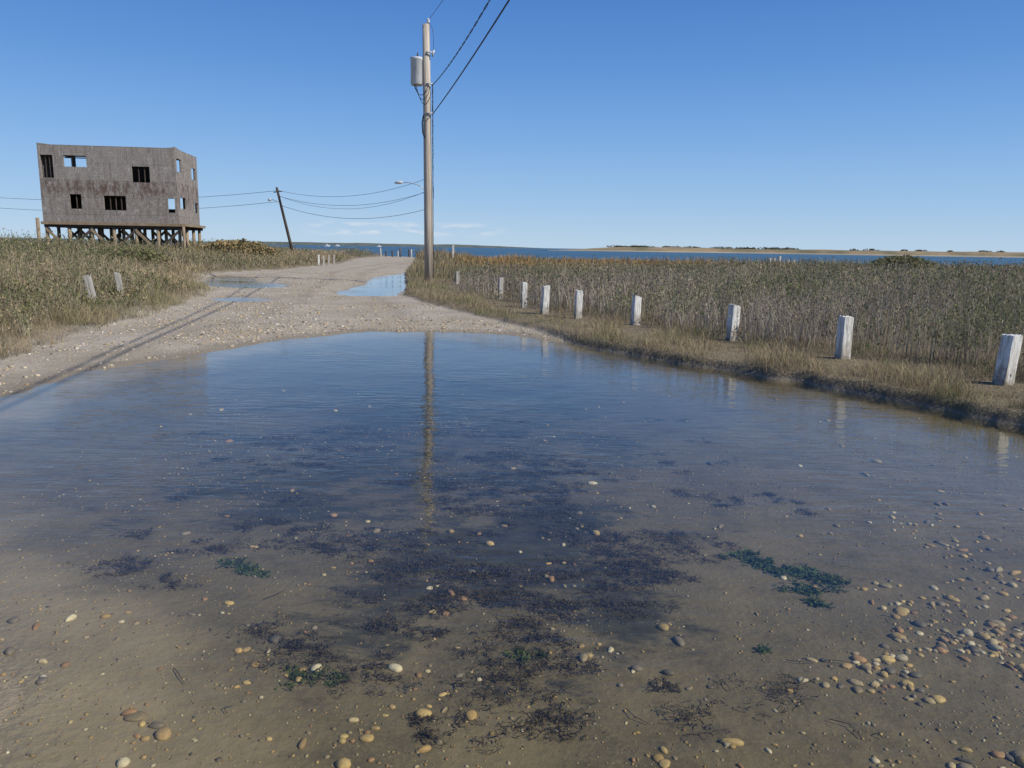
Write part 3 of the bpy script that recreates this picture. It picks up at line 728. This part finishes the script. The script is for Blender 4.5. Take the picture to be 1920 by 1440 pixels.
# ------------------------------------------------------------------ submerged seaweed clumps
def weed(name,cl,seed):
    r=np.random.default_rng(seed);Vs=[];Fs=[];Cs=[];o=0
    for (cx,cy,rad,n,col,wd) in cl:
        cz=gh(cx,cy)
        sub=r.normal(size=(max(2,n//16),2))*rad*.65;sub[:,1]*=.55
        ci=r.integers(0,len(sub),n)
        p=np.stack([cx+sub[ci,0],cy+sub[ci,1],np.full(n,cz+.004)],-1)+r.normal(size=(n,3))*np.array([rad*.2,rad*.16,0])
        a=r.uniform(0,6.28,n);K=6
        pts=[]
        for i in range(K+1):
            pts.append(p.copy());a=a+r.normal(0,1.0,n);st=rad*.04+.004
            p=p+np.stack([np.cos(a)*st,np.sin(a)*st,r.normal(0,.004,n)],-1);p[:,2]=np.clip(p[:,2],cz+.002,cz+.02)
        P=np.stack(pts,1)
        w=wd*r.uniform(.5,1.5,n)
        s=np.stack([-np.sin(a),np.cos(a),r.normal(0,.4,n)],-1)*w[:,None]/2
        V=np.stack([P-s[:,None],P+s[:,None]],2)
        c=np.array(col)*r.uniform(.6,1.6,(n,1))
        Cs.append(np.repeat(c,(K+1)*2,0));Vs.append(V.reshape(-1,3))
        b=(np.arange(n)*(K+1)*2)[:,None,None]+o
        Fs.append((b+(np.arange(K)*2)[None,:,None]+np.array([0,1,3,2])).reshape(-1,4));o+=n*(K+1)*2
    mesh_np(name,np.concatenate(Vs),np.concatenate(Fs),M_leaf,np.concatenate(Cs))
r=np.random.default_rng(77);cl=[]
br=(.066,.050,.026)
while len(cl)<300:
    x=r.uniform(-3,2);y=r.uniform(2.4,8)
    p=math.exp(-(((x+.35)/1.8)**2+((y-5.6)/2.0)**2)**1.5)+.8*math.exp(-(((x-.1)/.9)**2+((y-3.4)/1.1)**2)**1.4)+.02
    if r.uniform()<p*.8 and vnoise(x*2.0,y*2.6,80)>.5: cl.append((x,y,r.uniform(.04,.19),int(r.uniform(40,130)),br,.0030))
cl+=[(-1.03,3.08,.13,190,br,.0033),(-.9,2.98,.10,140,br,.0033),(-2.2,4.9,.14,60,br,.0033),(-1.64,3.5,.08,80,br,.0033),(-1.75,3.6,.06,60,br,.003),(-.55,2.85,.10,120,br,.0033),(-.2,3.6,.12,110,br,.0033)]
weed('brown_seaweed',cl,5)
gn=(.055,.080,.018)
weed('green_seaweed',[(1.33,4.10,.08,130,gn,.008),(1.40,4.0,.09,170,gn,.008),(1.48,3.88,.10,200,gn,.009),(1.60,3.80,.10,200,gn,.009),(1.70,3.76,.05,70,gn,.007),(1.53,3.66,.085,170,gn,.009),(1.47,3.52,.06,90,gn,.008),(-1.42,3.82,.10,140,gn,.006),(-1.3,3.72,.06,80,gn,.006),(-.82,2.73,.08,130,(.065,.078,.02),.005),(-.68,2.74,.06,80,(.065,.078,.02),.005),(.08,3.0,.06,90,gn,.006),(1.1,3.03,.04,45,gn,.006)],6)
STK=empty('driftwood_twigs')
random.seed(21)
for i in range(42):
    x=random.uniform(-1.3,2.0);y=random.uniform(2.4,5);a=random.uniform(0,3.14);L=random.uniform(.03,.13);z=gh(x,y)+.008
    b=random.uniform(-.03,.03)
    tube('twig_%d'%i,[(x,y,z),(x+math.cos(a)*L*.5-b*math.sin(a),y+math.sin(a)*L*.5+b*math.cos(a),z+.005),(x+math.cos(a)*L,y+math.sin(a)*L,z)],.0016,M_dark,5,STK)

# ------------------------------------------------------------------ world, sun
SE=math.radians(39);az=math.atan2(1,-.48)
W=bpy.data.worlds.new('World');S.world=W;W.use_nodes=True;nt=W.node_tree;nt.nodes.clear();T=NT(nt)
sky=nt.nodes.new('ShaderNodeTexSky');sky.sky_type='NISHITA';sky.sun_disc=False
sky.sun_elevation=SE;sky.sun_rotation=az;sky.altitude=0;sky.air_density=1.0;sky.dust_density=.2;sky.ozone_density=2.0
tc=nt.nodes.new('ShaderNodeTexCoord').outputs['Generated']
sx=nt.nodes.new('ShaderNodeSeparateXYZ');nt.links.new(tc,sx.inputs[0])
rp=nt.nodes.new('ShaderNodeValToRGB');nt.links.new(sx.outputs[2],rp.inputs[0])
st=[(0,(.46,.64,.83)),(.05,(.33,.54,.82)),(.13,(.195,.41,.78)),(.21,(.11,.295,.69)),(.30,(.062,.205,.59)),(.55,(.04,.14,.45)),(1,(.03,.10,.36))]
cr=rp.color_ramp
while len(cr.elements)<len(st): cr.elements.new(.5)
for e,(p_,c_) in zip(cr.elements,st): e.position=p_
for e,(p_,c_) in zip(cr.elements,st): e.color=(*c_,1)
STR=.105
sc=nt.nodes.new('ShaderNodeVectorMath');sc.operation='SCALE';nt.links.new(rp.outputs[0],sc.inputs[0]);sc.inputs['Scale'].default_value=1/STR
# clear autumn air: the model sky pulled to the deep blue gradient measured for this day
base=T.mix(.88,sky.outputs[0],sc.outputs[0])
cn=T.noise(1,6,.62,vec=T.mapping(tc,(22,22,120)))
el=T.math('MULTIPLY',T.mr(sx.outputs[2],.010,.018,0,1,True),T.mr(sx.outputs[2],.032,.024,0,1,True))
azm=T.math('MULTIPLY',T.mr(sx.outputs[0],-.27,-.22,0,1,True),T.mr(sx.outputs[0],.0,-.06,0,1,True))
cm=T.math('MULTIPLY',T.math('MULTIPLY',el,azm),T.mr(cn,.46,.62,0,.6,True))
cm=T.math('MULTIPLY',cm,T.mr(sx.outputs[1],0,.2))
col=T.mix(cm,base,(7.0,7.4,7.9))
bg=nt.nodes.new('ShaderNodeBackground');bg.inputs['Strength'].default_value=STR
nt.links.new(col,bg.inputs[0]);wo=nt.nodes.new('ShaderNodeOutputWorld');nt.links.new(bg.outputs[0],wo.inputs[0])
L=bpy.data.lights.new('sun','SUN');L.energy=5.0;L.angle=math.radians(.5);L.color=(1,.95,.86)
lo=link(bpy.data.objects.new('sun',L))
d=Vector((math.sin(az)*math.cos(SE),math.cos(az)*math.cos(SE),math.sin(SE)))
lo.rotation_euler=d.to_track_quat('Z','Y').to_euler()

# ------------------------------------------------------------------ camera
p=math.radians(10.05);rr=math.radians(.86)
Fw=Vector((0,math.cos(p),-math.sin(p)));Up=Vector((0,math.sin(p),math.cos(p)));X=Vector((1,0,0))
R=X*math.cos(rr)+Up*math.sin(rr);U_=Up*math.cos(rr)-X*math.sin(rr);B=-Fw
cam=bpy.data.cameras.new('camera');cam.lens=36*1442/1920;cam.sensor_width=36;cam.clip_end=60000;cam.clip_start=.05
co=link(bpy.data.objects.new('camera',cam))
co.matrix_world=Matrix(((R.x,U_.x,B.x,0),(R.y,U_.y,B.y,0),(R.z,U_.z,B.z,1.6),(0,0,0,1)))
S.camera=co
